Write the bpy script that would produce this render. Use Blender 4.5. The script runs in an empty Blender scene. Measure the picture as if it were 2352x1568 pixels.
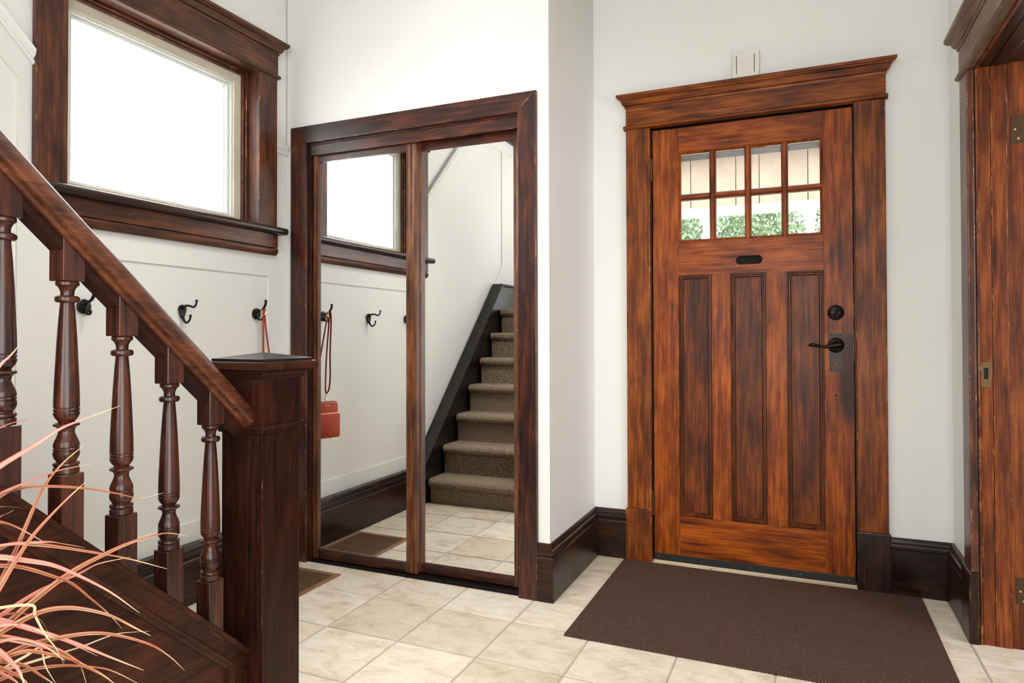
import bpy, bmesh, math, random
from mathutils import Vector, Matrix
random.seed(7)
S = bpy.context.scene
C = S.collection
# ---------------------------------------------------------------- camera
yaw, pitch, roll = 0.408895048, 0.0127047232, -0.00240757125
FPX, CYP, CAMZ = 1543.684, 749.936, 1.12
fw = Vector((-math.sin(yaw)*math.cos(pitch), math.cos(yaw)*math.cos(pitch), math.sin(pitch)))
rt = Vector((math.cos(yaw), math.sin(yaw), 0)); up = rt.cross(fw)
R_ = rt*math.cos(roll)+up*math.sin(roll); U_ = up*math.cos(roll)-rt*math.sin(roll)
cam = bpy.data.cameras.new('camera'); camo = bpy.data.objects.new('camera', cam); C.objects.link(camo)
m = Matrix.Identity(4)
for i in range(3): m[i][0] = R_[i]; m[i][1] = U_[i]; m[i][2] = -fw[i]
m[2][3] = CAMZ
camo.matrix_world = m
cam.sensor_width = 36; cam.lens = FPX/2352*36; cam.shift_y = -(784-CYP)/2352
cam.clip_start = 0.05; cam.clip_end = 200
S.camera = camo
# ---------------------------------------------------------------- world, light, exposure
W = bpy.data.worlds.new('overcast_sky'); S.world = W; W.use_nodes = True
bg = W.node_tree.nodes['Background']; bg.inputs[0].default_value = (0.93, 0.97, 1.0, 1); bg.inputs[1].default_value = 3.2
S.view_settings.view_transform = 'Standard'; S.view_settings.look = 'None'
S.view_settings.gamma = 1; S.view_settings.use_curve_mapping = False; S.view_settings.exposure = 0.18
S.cycles.use_adaptive_sampling = True; S.cycles.adaptive_threshold = 0.06
S.cycles.max_bounces = 6; S.cycles.diffuse_bounces = 3; S.cycles.glossy_bounces = 4; S.cycles.transmission_bounces = 4; S.cycles.transparent_max_bounces = 8
S.cycles.caustics_reflective = False; S.cycles.caustics_refractive = False
def area(name, loc, direction, sx, sy, power, col=(1, 1, 1)):
    l = bpy.data.lights.new(name, 'AREA'); l.shape = 'RECTANGLE'; l.size = sx; l.size_y = sy; l.energy = power; l.color = col
    o = bpy.data.objects.new(name, l); C.objects.link(o); o.location = loc
    o.rotation_euler = Vector(direction).to_track_quat('-Z', 'Y').to_euler(); return o
area('hall_ceiling_light', (-1.15, 1.75, 2.90), (0, 0, -1), 0.6, 0.6, 16, (1, 0.985, 0.965)).data.spread = math.radians(105)
area('bounce_flash', (-0.35, -0.45, 1.95), (0.0, -0.05, 1), 0.5, 0.5, 28, (0.98, 0.99, 1))
area('rear_window_daylight', (-0.2, -2.92, 1.55), (0, 1, 0), 2.2, 1.7, 48, (0.98, 0.99, 1))  # invented window behind the camera, added as frontal fill
area('side_room_window_daylight', (3.42, 0.9, 1.6), (-1, 0.25, -0.05), 1.8, 1.5, 60, (0.96, 0.98, 1))
area('wide_doorway_daylight', (0.74, -0.5, 1.12), (-1, 0.55, -0.05), 1.5, 1.9, 56, (0.98, 0.99, 1))  # fill lamp added to brighten the left wall, set in an invented opening
area('stair_window_daylight', (-1.95, -0.4, 4.9), (0, 0.15, -1), 0.8, 1.4, 12, (1, 0.99, 0.98))  # unseen lamp added at the top of the stairwell, shining down
area('hall_window_daylight', (-2.66, 2.0, 2.03), (1, 0, 0), 1.25, 1.0, 40, (0.97, 0.985, 1)).data.spread = math.radians(120)

# ---------------------------------------------------------------- materials
def lin(c):
    c = c/255.0
    return c/12.92 if c <= 0.04045 else ((c+0.055)/1.055)**2.4
def rgb(t): return (lin(t[0]), lin(t[1]), lin(t[2]), 1)
MATS = {}
def newmat(name):
    mt = bpy.data.materials.new(name); mt.use_nodes = True
    nt = mt.node_tree; b = nt.nodes['Principled BSDF']
    return mt, nt, b
def N(nt, t, **k):
    n = nt.nodes.new(t)
    for a, v in k.items():
        if a in n.inputs.keys(): n.inputs[a].default_value = v
        else: setattr(n, a, v)
    return n
def mix(nt, fac, a, b, mode='MIX'):
    n = nt.nodes.new('ShaderNodeMix'); n.data_type = 'RGBA'; n.blend_type = mode
    for sock, v in ((n.inputs[0], fac), (n.inputs[6], a), (n.inputs[7], b)):
        if isinstance(v, bpy.types.NodeSocket): nt.links.new(v, sock)
        else: sock.default_value = v
    return n.outputs[2]
def ramp(nt, src, stops):
    n = nt.nodes.new('ShaderNodeValToRGB'); cr = n.color_ramp
    while len(cr.elements) < len(stops): cr.elements.new(0.5)
    for e, (p, c) in zip(cr.elements, stops):
        e.position = p; e.color = c if len(c) == 4 else (*c, 1)
    nt.links.new(src, n.inputs[0]); return n.outputs[0]
def objcoord(nt, scale, jitter=True):
    tc = nt.nodes.new('ShaderNodeTexCoord'); mp = nt.nodes.new('ShaderNodeMapping')
    mp.inputs['Scale'].default_value = scale
    src = tc.outputs['Object']
    if jitter:
        oi = nt.nodes.new('ShaderNodeObjectInfo')
        vm = nt.nodes.new('ShaderNodeVectorMath'); vm.operation = 'MULTIPLY_ADD'
        cb = nt.nodes.new('ShaderNodeCombineXYZ')
        for i in range(3): nt.links.new(oi.outputs['Random'], cb.inputs[i])
        nt.links.new(cb.outputs[0], vm.inputs[0]); vm.inputs[1].default_value = (37, 53, 71); nt.links.new(src, vm.inputs[2]); src = vm.outputs[0]
    nt.links.new(src, mp.inputs[0]); return mp.outputs[0]
def noise(nt, vec, scale, detail=4, rough=0.55, dist=0.0):
    n = nt.nodes.new('ShaderNodeTexNoise'); n.inputs['Scale'].default_value = scale; n.inputs['Detail'].default_value = detail
    n.inputs['Roughness'].default_value = rough; n.inputs['Distortion'].default_value = dist
    nt.links.new(vec, n.inputs['Vector']); return n.outputs[0]
def bump(nt, b, h, strength, dist):
    n = nt.nodes.new('ShaderNodeBump'); n.inputs['Strength'].default_value = strength; n.inputs['Distance'].default_value = dist
    nt.links.new(h, n.inputs['Height']); nt.links.new(n.outputs[0], b.inputs['Normal'])
WOODS = {  # dark, mid, light, roughness, specks
    'door':   ((54, 21, 4), (124, 54, 9), (172, 88, 19), 0.34, 0.5),
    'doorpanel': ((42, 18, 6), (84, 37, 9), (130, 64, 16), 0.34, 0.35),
    'frame':  ((44, 19, 7), (106, 50, 13), (156, 83, 25), 0.36, 0.5),
    'window': ((34, 18, 14), (74, 40, 27), (122, 68, 36), 0.30, 0.5),
    'mould': ((36, 14, 5), (80, 35, 10), (120, 58, 17), 0.3, 0.2),
    'closet': ((22, 11, 11), (50, 25, 20), (96, 46, 25), 0.30, 0.8),
    'slider': ((46, 24, 15), (88, 50, 29), (134, 84, 52), 0.42, 0.3),
    'base':   ((16, 10, 8), (34, 20, 15), (66, 36, 20), 0.28, 1.0),
    'newel':  ((20, 9, 6), (42, 19, 12), (66, 31, 18), 0.32, 0.6),
    'stringer': ((24, 11, 7), (50, 24, 14), (76, 39, 22), 0.32, 0.5),
    'baluster': ((24, 11, 9), (54, 26, 18), (90, 45, 26), 0.22, 0.25),
    'rail':   ((34, 16, 11), (78, 41, 25), (118, 66, 36), 0.27, 0.3),
    'skirt':  ((12, 10, 10), (22, 18, 18), (42, 33, 29), 0.30, 0.7),
    'jamb':   ((52, 22, 9), (104, 48, 18), (150, 80, 32), 0.36, 0.9),
    'sill':   ((22, 13, 11), (44, 26, 19), (80, 46, 28), 0.28, 0.5),
    'grey':   ((70, 48, 38), (108, 80, 64), (144, 116, 96), 0.40, 0.3),
}
def wood(kind, axis, edge=False, stain=None):
    key = 'wood_%s_%s' % (kind, axis)+('_edge' if edge else '')+('_stain' if stain else '')
    if key in MATS: return MATS[key]
    d, md, li, ro, sp = WOODS[kind]
    mt, nt, b = newmat(key)
    i = 'xyz'.index(axis)
    sc = [75, 75, 75]; sc[i] = 4.5
    v = objcoord(nt, sc); g = noise(nt, v, 1.0, 3, 0.7, 0.35)
    sc2 = [13, 13, 13]; sc2[i] = 4.5
    v2 = objcoord(nt, sc2); bl = noise(nt, v2, 1.0, 2, 0.6, 0.3)
    a2 = nt.nodes.new('ShaderNodeMath'); a2.operation = 'MULTIPLY'; a2.inputs[1].default_value = 0.40
    a3 = nt.nodes.new('ShaderNodeMath'); a3.operation = 'MULTIPLY_ADD'; a3.inputs[1].default_value = 0.60
    nt.links.new(bl, a2.inputs[0]); nt.links.new(g, a3.inputs[0]); nt.links.new(a2.outputs[0], a3.inputs[2])
    col = ramp(nt, a3.outputs[0], [(0.33, rgb(d)), (0.48, rgb(md)), (0.66, rgb(li))])
    # dark blotches of old stain and tiny pale nicks
    sb = [7, 7, 7]; sb[i] = 3.2
    vb = objcoord(nt, sb); nb = noise(nt, vb, 1.0, 3, 0.62)
    mk = ramp(nt, nb, [(0.46, (0, 0, 0)), (0.72, (1, 1, 1))])
    fac = nt.nodes.new('ShaderNodeMath'); fac.operation = 'MULTIPLY'; fac.inputs[1].default_value = 0.32 if kind in ('door', 'doorpanel', 'frame') else 0.5; nt.links.new(mk, fac.inputs[0])
    col = mix(nt, fac.outputs[0], col, rgb(d))
    if sp > 0:
        vs = objcoord(nt, (1, 1, 1)); vo = nt.nodes.new('ShaderNodeTexVoronoi'); vo.inputs['Scale'].default_value = 34; nt.links.new(vs, vo.inputs['Vector'])
        s1 = ramp(nt, vo.outputs['Distance'], [(0.03, (1, 1, 1)), (0.06, (0, 0, 0))])
        ns = noise(nt, vs, 5.0, 1); s2 = ramp(nt, ns, [(0.60, (0, 0, 0)), (0.63, (1, 1, 1))])
        mm = nt.nodes.new('ShaderNodeMath'); mm.operation = 'MULTIPLY'; nt.links.new(s1, mm.inputs[0]); nt.links.new(s2, mm.inputs[1])
        m3 = nt.nodes.new('ShaderNodeMath'); m3.operation = 'MULTIPLY'; m3.inputs[1].default_value = sp; nt.links.new(mm.outputs[0], m3.inputs[0])
        col = mix(nt, m3.outputs[0], col, rgb((190, 160, 135)))
    if edge:
        ve = objcoord(nt, (1, 1, 1)); ne = noise(nt, ve, 16, 4, 0.75); me_ = ramp(nt, ne, [(0.54, (0, 0, 0)), (0.66, (0.75, 0.75, 0.75))])
        col = mix(nt, me_, col, rgb(tuple(min(215, int(c*1.35+40)) for c in li)))
    if stain:
        vt = nt.nodes.new('ShaderNodeTexCoord'); mp = nt.nodes.new('ShaderNodeMapping'); mp.vector_type = 'TEXTURE'
        mp.inputs['Location'].default_value = stain[0]; mp.inputs['Scale'].default_value = stain[1]
        nt.links.new(vt.outputs['Object'], mp.inputs[0]); gr = nt.nodes.new('ShaderNodeTexGradient'); gr.gradient_type = 'SPHERICAL'; nt.links.new(mp.outputs[0], gr.inputs[0])
        nn_ = noise(nt, vt.outputs['Object'], 22, 4, 0.6); mu = nt.nodes.new('ShaderNodeMath'); mu.operation = 'MULTIPLY_ADD'; mu.inputs[1].default_value = 0.5
        nt.links.new(nn_, mu.inputs[0]); nt.links.new(gr.outputs['Fac'], mu.inputs[2])
        col = mix(nt, ramp(nt, mu.outputs[0], [(0.40, (0, 0, 0)), (0.75, (0.85, 0.85, 0.85))]), col, rgb((34, 22, 15)))
    nt.links.new(col, b.inputs['Base Color'])
    rr = nt.nodes.new('ShaderNodeMapRange'); rr.inputs[3].default_value = ro-0.08; rr.inputs[4].default_value = ro+0.14; nt.links.new(nb, rr.inputs[0])
    nt.links.new(rr.outputs[0], b.inputs['Roughness'])
    b.inputs['Specular IOR Level'].default_value = {'door': 0.2, 'doorpanel': 0.2, 'frame': 0.22, 'jamb': 0.25, 'newel': 0.16, 'stringer': 0.16, 'base': 0.3, 'mould': 0.25, 'slider': 0.25, 'grey': 0.3}.get(kind, 0.42)
    bump(nt, b, a3.outputs[0], 0.16, 0.003)
    MATS[key] = mt; return mt
def plain(name, c, rough=0.5, metal=0.0, spec=0.5, bmp=None):
    if name in MATS: return MATS[name]
    mt, nt, b = newmat(name); b.inputs['Roughness'].default_value = rough; b.inputs['Metallic'].default_value = metal
    b.inputs['Specular IOR Level'].default_value = spec
    v = objcoord(nt, (1, 1, 1)); n = noise(nt, v, 9, 4)
    d = tuple(max(0, x*0.93) for x in c)
    nt.links.new(ramp(nt, n, [(0.35, rgb(d)), (0.65, rgb(c))]), b.inputs['Base Color'])
    if bmp:
        n2 = noise(nt, v, bmp[0], 3); bump(nt, b, n2, bmp[1], bmp[2])
    MATS[name] = mt; return mt
def wallmat():
    mt, nt, b = newmat('wall_paint')
    v = objcoord(nt, (1, 1, 1), False); n = noise(nt, v, 1.3, 4)
    nt.links.new(ramp(nt, n, [(0.3, rgb((225, 223, 218))), (0.7, rgb((230, 228, 223)))]), b.inputs['Base Color'])
    b.inputs['Roughness'].default_value = 0.55; b.inputs['Specular IOR Level'].default_value = 0.3
    n2 = noise(nt, v, 90, 3); bump(nt, b, n2, 0.08, 0.003)
    return mt
PAINT = wallmat()
def tilemat():
    mt, nt, b = newmat('slate_look_tile')
    v = objcoord(nt, (1, 1.7, 1)); n = noise(nt, v, 8, 8, 0.72, 0.5)
    c = ramp(nt, n, [(0.30, rgb((190, 174, 152))), (0.45, rgb((220, 209, 193))), (0.60, rgb((234, 226, 213))), (0.74, rgb((214, 201, 183)))])
    oi = nt.nodes.new('ShaderNodeObjectInfo')
    t = ramp(nt, oi.outputs['Random'], [(0, rgb((236, 228, 216))), (1, rgb((255, 252, 246)))])
    nt.links.new(mix(nt, 1.0, c, t, 'MULTIPLY'), b.inputs['Base Color'])
    b.inputs['Roughness'].default_value = 0.42
    n2 = noise(nt, v, 14, 9, 0.72, 0.9); bump(nt, b, n2, 0.5, 0.006)
    return mt
def carpetmat():
    mt, nt, b = newmat('brown_fleck_carpet')
    v = objcoord(nt, (1, 1, 1)); n = noise(nt, v, 230, 3, 0.8)
    nt.links.new(ramp(nt, n, [(0.36, rgb((62, 48, 40))), (0.5, rgb((166, 142, 118))), (0.64, rgb((234, 214, 188)))]), b.inputs['Base Color'])
    b.inputs['Roughness'].default_value = 0.95; b.inputs['Specular IOR Level'].default_value = 0.1
    bump(nt, b, n, 0.9, 0.012); return mt
def matmat():
    mt, nt, b = newmat('brown_ribbed_mat')
    v = objcoord(nt, (1, 1, 1), False)
    w1 = nt.nodes.new('ShaderNodeTexWave'); w1.bands_direction = 'DIAGONAL'; w1.inputs['Scale'].default_value = 52; w1.inputs['Distortion'].default_value = 2.5; w1.inputs['Detail'].default_value = 2; w1.inputs['Detail Scale'].default_value = 14
    nt.links.new(v, w1.inputs['Vector'])
    n = noise(nt, v, 160, 3, 0.75)
    mu = nt.nodes.new('ShaderNodeMath'); mu.operation = 'MULTIPLY_ADD'; mu.inputs[1].default_value = 0.55; nt.links.new(w1.outputs['Fac'], mu.inputs[0])
    m5 = nt.nodes.new('ShaderNodeMath'); m5.operation = 'MULTIPLY'; m5.inputs[1].default_value = 0.6; nt.links.new(n, m5.inputs[0]); nt.links.new(m5.outputs[0], mu.inputs[2])
    nt.links.new(ramp(nt, mu.outputs[0], [(0.25, rgb((34, 22, 17))), (0.55, rgb((80, 58, 49))), (0.85, rgb((124, 96, 82)))]), b.inputs['Base Color'])
    b.inputs['Roughness'].default_value = 0.95; b.inputs['Specular IOR Level'].default_value = 0.1
    bump(nt, b, mu.outputs[0], 0.8, 0.006); return mt
def mirrormat():
    mt, nt, b = newmat('mirror_glass')
    b.inputs['Base Color'].default_value = (0.94, 0.95, 0.94, 1); b.inputs['Metallic'].default_value = 1
    v = objcoord(nt, (1, 1, 1), False); n = noise(nt, v, 3.0, 6, 0.6, 2.0)
    b.inputs['Roughness'].default_value = 0.0
    return mt
def glassmat(name, tint=(1, 1, 1), milk=0.0):
    mt, nt, b = newmat(name); nt.nodes.remove(b); out = nt.nodes['Material Output']
    tr = nt.nodes.new('ShaderNodeBsdfTransparent'); tr.inputs[0].default_value = (*tint, 1)
    gl = nt.nodes.new('ShaderNodeBsdfGlossy'); gl.inputs['Roughness'].default_value = 0.02
    fr = nt.nodes.new('ShaderNodeFresnel'); fr.inputs[0].default_value = 1.45
    mx = nt.nodes.new('ShaderNodeMixShader'); nt.links.new(fr.outputs[0], mx.inputs[0]); nt.links.new(tr.outputs[0], mx.inputs[1]); nt.links.new(gl.outputs[0], mx.inputs[2])
    last = mx.outputs[0]
    if milk:
        tl = nt.nodes.new('ShaderNodeBsdfTranslucent'); tl.inputs[0].default_value = (0.9, 0.93, 0.92, 1)
        m2 = nt.nodes.new('ShaderNodeMixShader'); m2.inputs[0].default_value = milk
        nt.links.new(last, m2.inputs[1]); nt.links.new(tl.outputs[0], m2.inputs[2]); last = m2.outputs[0]
    nt.links.new(last, out.inputs[0]); return mt
def dirty(mt):
    nt = mt.node_tree; tr = [n for n in nt.nodes if n.type == 'BSDF_TRANSPARENT'][0]
    tc = nt.nodes.new('ShaderNodeTexCoord'); sp = nt.nodes.new('ShaderNodeSeparateXYZ'); nt.links.new(tc.outputs['Object'], sp.inputs[0])
    n = noise(nt, tc.outputs['Object'], 34, 5, 0.75)
    ad = nt.nodes.new('ShaderNodeMath'); ad.operation = 'MULTIPLY_ADD'; ad.inputs[1].default_value = 0.10; nt.links.new(n, ad.inputs[0]); nt.links.new(sp.outputs[1], ad.inputs[2])
    c = ramp(nt, ad.outputs[0], [(0.345, (0.98, 1, 0.99)), (0.415, (0.10, 0.105, 0.105))])
    nt.links.new(c, tr.inputs[0])
TILE, CARPET, MATTING, MIRROR = tilemat(), carpetmat(), matmat(), mirrormat()
GLASS, WGLASS = glassmat('clear_glass'), glassmat('hazy_glass', (0.98, 1, 0.99), 0.25)
dirty(WGLASS)
GROUT = plain('grout', (176, 166, 152), 0.85)
CREAM = plain('cream_paint', (222, 212, 192), 0.5, bmp=(60, 0.15, 0.004))
SASHW = plain('white_sash_paint', (232, 234, 226), 0.45, bmp=(70, 0.15, 0.004))
BLACKM = plain('black_metal', (26, 24, 23), 0.3, 0.6)
BRONZE = plain('dark_bronze', (34, 29, 26), 0.28, 0.85)
OLDBRASS = plain('tarnished_brass', (116, 92, 60), 0.4, 0.7)
GOLD = plain('pale_gold_metal', (214, 188, 132), 0.25, 1.0)
LEATHER = plain('orange_leather', (196, 66, 28), 0.45, bmp=(420, 0.25, 0.002))
STRAPM = plain('dark_orange_leather', (168, 58, 30), 0.45)
REGM = plain('brown_enamel', (138, 100, 70), 0.4)
WHITEPL = plain('white_plastic', (226, 222, 214), 0.4)
RUBBER = plain('black_rubber', (22, 21, 21), 0.5)
DARKV = plain('dark_void', (9, 8, 7), 0.8)

# ---------------------------------------------------------------- mesh helpers (vertices in world space, origin moved to the middle)
def finish(name, me, mat, parent=None, smooth=False, origin=None):
    co = [v.co for v in me.vertices]
    lo = Vector([min(c[i] for c in co) for i in range(3)]); hi = Vector([max(c[i] for c in co) for i in range(3)])
    ctr = origin if origin is not None else (lo+hi)/2
    me.transform(Matrix.Translation(-Vector(ctr)))
    o = bpy.data.objects.new(name, me); C.objects.link(o)
    if mat: me.materials.append(mat)
    put(o, ctr, parent)
    if smooth:
        for p in me.polygons: p.use_smooth = True
    return o
def wpos(o):
    p = Vector(o.location); q = o.parent
    while q: p += q.location; q = q.parent
    return p
def put(o, ctr, parent):
    if parent: o.parent = parent; o.location = Vector(ctr)-wpos(parent)
    else: o.location = ctr
def bm_to(name, bm, mat, parent=None, smooth=False, bevel=0, origin=None, angle=40):
    bmesh.ops.recalc_face_normals(bm, faces=bm.faces[:])
    if bevel:
        es = [e for e in bm.edges if len(e.link_faces) == 2 and e.calc_face_angle(0) > math.radians(30)]
        rb = bmesh.ops.bevel(bm, geom=es, offset=bevel, segments=2, profile=0.6, affect='EDGES', clamp_overlap=True)
        kd = mat.name.split('_') if mat else ['']
        worn = kd[0] == 'wood' and kd[1] in ('closet', 'newel', 'base', 'stringer', 'frame', 'jamb', 'window', 'door')
        if worn:
            for f in rb['faces']: f.material_index = 1
    me = bpy.data.meshes.new(name); bm.to_mesh(me); bm.free()
    o = finish(name, me, mat, parent, smooth, origin)
    if bevel and worn: me.materials.append(wood(kd[1], kd[2], True))
    if smooth: me.set_sharp_from_angle(angle=math.radians(angle))
    return o
def addbox(bm, x0, x1, y0, y1, z0, z1):
    r = bmesh.ops.create_cube(bm, size=1)
    for v in r['verts']: v.co = Vector(((x0+x1)/2+v.co.x*(x1-x0), (y0+y1)/2+v.co.y*(y1-y0), (z0+z1)/2+v.co.z*(z1-z0)))
def box(name, x0, x1, y0, y1, z0, z1, mat, parent=None, bevel=0):
    bm = bmesh.new(); addbox(bm, x0, x1, y0, y1, z0, z1); return bm_to(name, bm, mat, parent, bevel=bevel)
def boxes(name, lst, mat, parent=None, bevel=0):
    bm = bmesh.new()
    for b in lst: addbox(bm, *b)
    return bm_to(name, bm, mat, parent, bevel=bevel)
def loft(bm, rings, close=True):
    vs = [[bm.verts.new(p) for p in r] for r in rings]; n = len(rings[0])
    for a, b in zip(vs, vs[1:]):
        for i in range(n if close else n-1):
            j = (i+1) % n; bm.faces.new((a[i], a[j], b[j], b[i]))
    if close: bm.faces.new(vs[0][::-1]); bm.faces.new(vs[-1])
def prism(name, poly, axis, a0, a1, mat, parent=None, bevel=0, smooth=False):
    """poly: 2D points in the two other axes (order x,y,z without axis)"""
    bm = bmesh.new(); i = 'xyz'.index(axis); rings = []
    for a in (a0, a1):
        r = []
        for p in poly:
            c = list(p); c.insert(i, a); r.append(Vector(c))
        rings.append(r)
    loft(bm, rings); return bm_to(name, bm, mat, parent, bevel=bevel, smooth=smooth)
def moulding(name, prof, axis, a0, a1, base, sgn, mat, parent=None, m0=0.0, m1=0.0, smooth=True):
    """profile (projection, z) run along axis on a wall at coordinate base; ends shifted by m*projection (mitres)"""
    bm = bmesh.new(); rings = []
    for a, mm in ((a0, m0), (a1, m1)):
        r = []
        for p, z in prof:
            t = a+mm*p; n = base+sgn*p
            r.append(Vector((t, n, z)) if axis == 'x' else Vector((n, t, z)))
        rings.append(r)
    loft(bm, rings); return bm_to(name, bm, mat, parent, smooth=smooth, angle=32)
def vmould(name, prof, axis, z0, z1, mat, parent=None):
    return prism(name, prof, 'z', z0, z1, mat, parent, smooth=True)
def shear(name, prof, y0, y1, zf, mat, parent=None, bevel=0, smooth=False):
    """profile (x, dz) carried along y on the slope zf(y), plumb-cut ends"""
    bm = bmesh.new(); loft(bm, [[Vector((x, y, zf(y)+dz)) for x, dz in prof] for y in (y0, y1)])
    return bm_to(name, bm, mat, parent, bevel=bevel, smooth=smooth)
def lathe_bm(bm, prof, ctr, axis='z', seg=28, cap=True):
    rings = []
    for r, h in prof:
        ring = []
        for k in range(seg):
            a = 2*math.pi*k/seg; c, s = r*math.cos(a), r*math.sin(a)
            d = {'z': Vector((c, s, h)), 'y': Vector((c, h, s)), 'x': Vector((h, c, s))}[axis]
            ring.append(Vector(ctr)+d)
        rings.append(ring)
    vs = [[bm.verts.new(p) for p in r] for r in rings]
    for a, b in zip(vs, vs[1:]):
        for i in range(seg):
            j = (i+1) % seg; bm.faces.new((a[i], a[j], b[j], b[i]))
    if cap: bm.faces.new(vs[0][::-1]); bm.faces.new(vs[-1])
def lathe(name, prof, ctr, mat, parent=None, axis='z', seg=28):
    bm = bmesh.new(); lathe_bm(bm, prof, ctr, axis, seg); return bm_to(name, bm, mat, parent, smooth=True, angle=35)
def catmull(pts, n=6):
    P = [Vector(p) for p in pts]; P = [P[0]*2-P[1]]+P+[P[-1]*2-P[-2]]; out = []
    for i in range(1, len(P)-2):
        for k in range(n):
            t = k/n; a, b, c, d = P[i-1:i+3]
            out.append(0.5*((2*b)+(c-a)*t+(2*a-5*b+4*c-d)*t*t+(3*b-a-3*c+d)*t**3))
    out.append(P[-2]); return out
def tube_bm(bm, pts, rad, seg=10):
    n = len(pts); prev = None; rings = []
    for i, p in enumerate(pts):
        t = (pts[min(i+1, n-1)]-pts[max(i-1, 0)]).normalized()
        u = (prev-t*prev.dot(t)).normalized() if prev else t.orthogonal().normalized()
        prev = u; w = t.cross(u); r = rad(i/(n-1)) if callable(rad) else rad
        rings.append([p+u*(r*math.cos(2*math.pi*k/seg))+w*(r*math.sin(2*math.pi*k/seg)) for k in range(seg)])
    loft(bm, rings)
def tube(name, pts, rad, mat, parent=None, seg=10, sub=6):
    bm = bmesh.new(); tube_bm(bm, catmull(pts, sub) if sub else [Vector(p) for p in pts], rad, seg); return bm_to(name, bm, mat, parent, smooth=True)
def plate_hole(name, outer, inner, y0, y1, mat, parent=None):
    """plate in the x-z plane with one hole, from y0 to y1"""
    bm = bmesh.new(); es = []
    for loop in (outer, inner):
        vs = [bm.verts.new((x, y0, z)) for x, z in loop]
        es += [bm.edges.new((vs[i], vs[(i+1) % len(vs)])) for i in range(len(vs))]
    bmesh.ops.triangle_fill(bm, use_beauty=True, use_dissolve=False, edges=es)
    fs = [f for f in bm.faces]
    r = bmesh.ops.extrude_face_region(bm, geom=fs)
    for v in [g for g in r['geom'] if isinstance(g, bmesh.types.BMVert)]: v.co.y = y1
    return bm_to(name, bm, mat, parent)
def empty(name, loc, parent=None):
    o = bpy.data.objects.new(name, None); C.objects.link(o); o.empty_display_size = 0.05; put(o, Vector(loc), parent); return o
def tag(o, label, cat=None, group=None, kind=None):
    o['label'] = label
    if cat: o['category'] = cat
    if group: o['group'] = group
    if kind: o['kind'] = kind
    return o
def struct(o, label=None, cat=None):
    o['kind'] = 'structure'
    if label: o['label'] = label
    if cat: o['category'] = cat
    return o

# ================================================================ the setting
XL, YC, XB, YD, XR = -2.40, 2.67, -0.985, 3.34, 0.575      # left wall, closet wall, return wall, door wall, right wall
CEIL = 2.95
# ---- floor: grout bed and tiles
floor = struct(box('floor', XL-0.1, 3.5, -3.0, 3.5, -0.06, -0.001, GROUT), 'beige slate-look ceramic tile floor laid in a square grid', 'floor')
PX, PY, TX, TY = -1.692, 2.4215, 0.3200, 0.3175
tile_mesh = {}
def tile(x0, x1, y0, y1, idx):
    x0 += 0.0032; x1 -= 0.0032; y0 += 0.0032; y1 -= 0.0032
    key = (round(x1-x0, 4), round(y1-y0, 4))
    if key not in tile_mesh:
        bm = bmesh.new(); addbox(bm, -(x1-x0)/2, (x1-x0)/2, -(y1-y0)/2, (y1-y0)/2, -0.006, 0.0)
        tp = [e for e in bm.edges if all(v.co.z > -0.001 for v in e.verts)]
        bmesh.ops.bevel(bm, geom=tp, offset=0.0018, segments=2, affect='EDGES')
        me = bpy.data.meshes.new('tile'); bm.to_mesh(me); bm.free(); me.materials.append(TILE); tile_mesh[key] = me
    o = bpy.data.objects.new('tile', tile_mesh[key]); C.objects.link(o)
    put(o, ((x0+x1)/2, (y0+y1)/2, 0.001), floor)
k = 0
for i in range(-3, 10):
    for j in range(-9, 4):
        x0, x1 = PX+i*TX, PX+(i+1)*TX; y0, y1 = PY+j*TY, PY+(j+1)*TY
        x0, x1, y0, y1 = max(x0, XL), min(x1, 1.5), max(y0, -0.4), min(y1, YD+0.02)
        if x1-x0 > 0.02 and y1-y0 > 0.02: tile(x0, x1, y0, y1, k); k += 1
# ---- walls
WZ = 5.2
struct(boxes('wall_left', [(-2.56, XL-0.006, -1.2, 1.532, -0.05, WZ), (-2.56, XL-0.006, 2.477, 3.5, -0.05, WZ),
       (-2.56, XL-0.006, 1.532, 2.477, -0.05, 1.62), (-2.56, XL-0.006, 1.532, 2.477, 2.41, WZ)], PAINT), 'cream painted panelled wall with window and coat hooks', 'wall')
wl = bpy.data.objects['wall_left']
struct(boxes('wall_closet', [(XL, -2.262, YC, YC+0.06, -0.05, CEIL), (-1.12, XB, YC, YC+0.06, -0.05, CEIL), (-2.262, -1.12, YC, YC+0.06, 2.09, CEIL)], PAINT), 'cream wall around the mirrored closet', 'wall')
struct(box('wall_return', XB-0.06, XB, YC+0.06, YD, -0.05, CEIL, PAINT), 'narrow return wall between closet and front door', 'wall')
struct(boxes('wall_back', [(XL, -0.70, YD, YD+0.16, -0.05, CEIL), (0.222, 3.5, YD, YD+0.16, -0.05, CEIL), (-0.70, 0.222, YD, YD+0.16, 2.16, CEIL)], PAINT), 'cream wall around the wooden front door', 'wall')
JY, OY = 2.91, 1.98     # right doorway opening, far and near jamb
struct(boxes('wall_right', [(XR, 0.735, JY+0.02, YD, -0.05, CEIL), (XR, 0.735, -3.0, -1.3, -0.05, CEIL), (XR, 0.735, 0.3, OY-0.02, -0.05, CEIL), (XR, 0.735, -1.3, 0.3, 2.12, CEIL), (XR, 0.735, OY-0.02, JY+0.02, 2.12, CEIL)], PAINT), 'cream wall at the right with a cased doorway', 'wall')  # the opening nearest the camera is invented to hold a fill lamp
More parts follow.
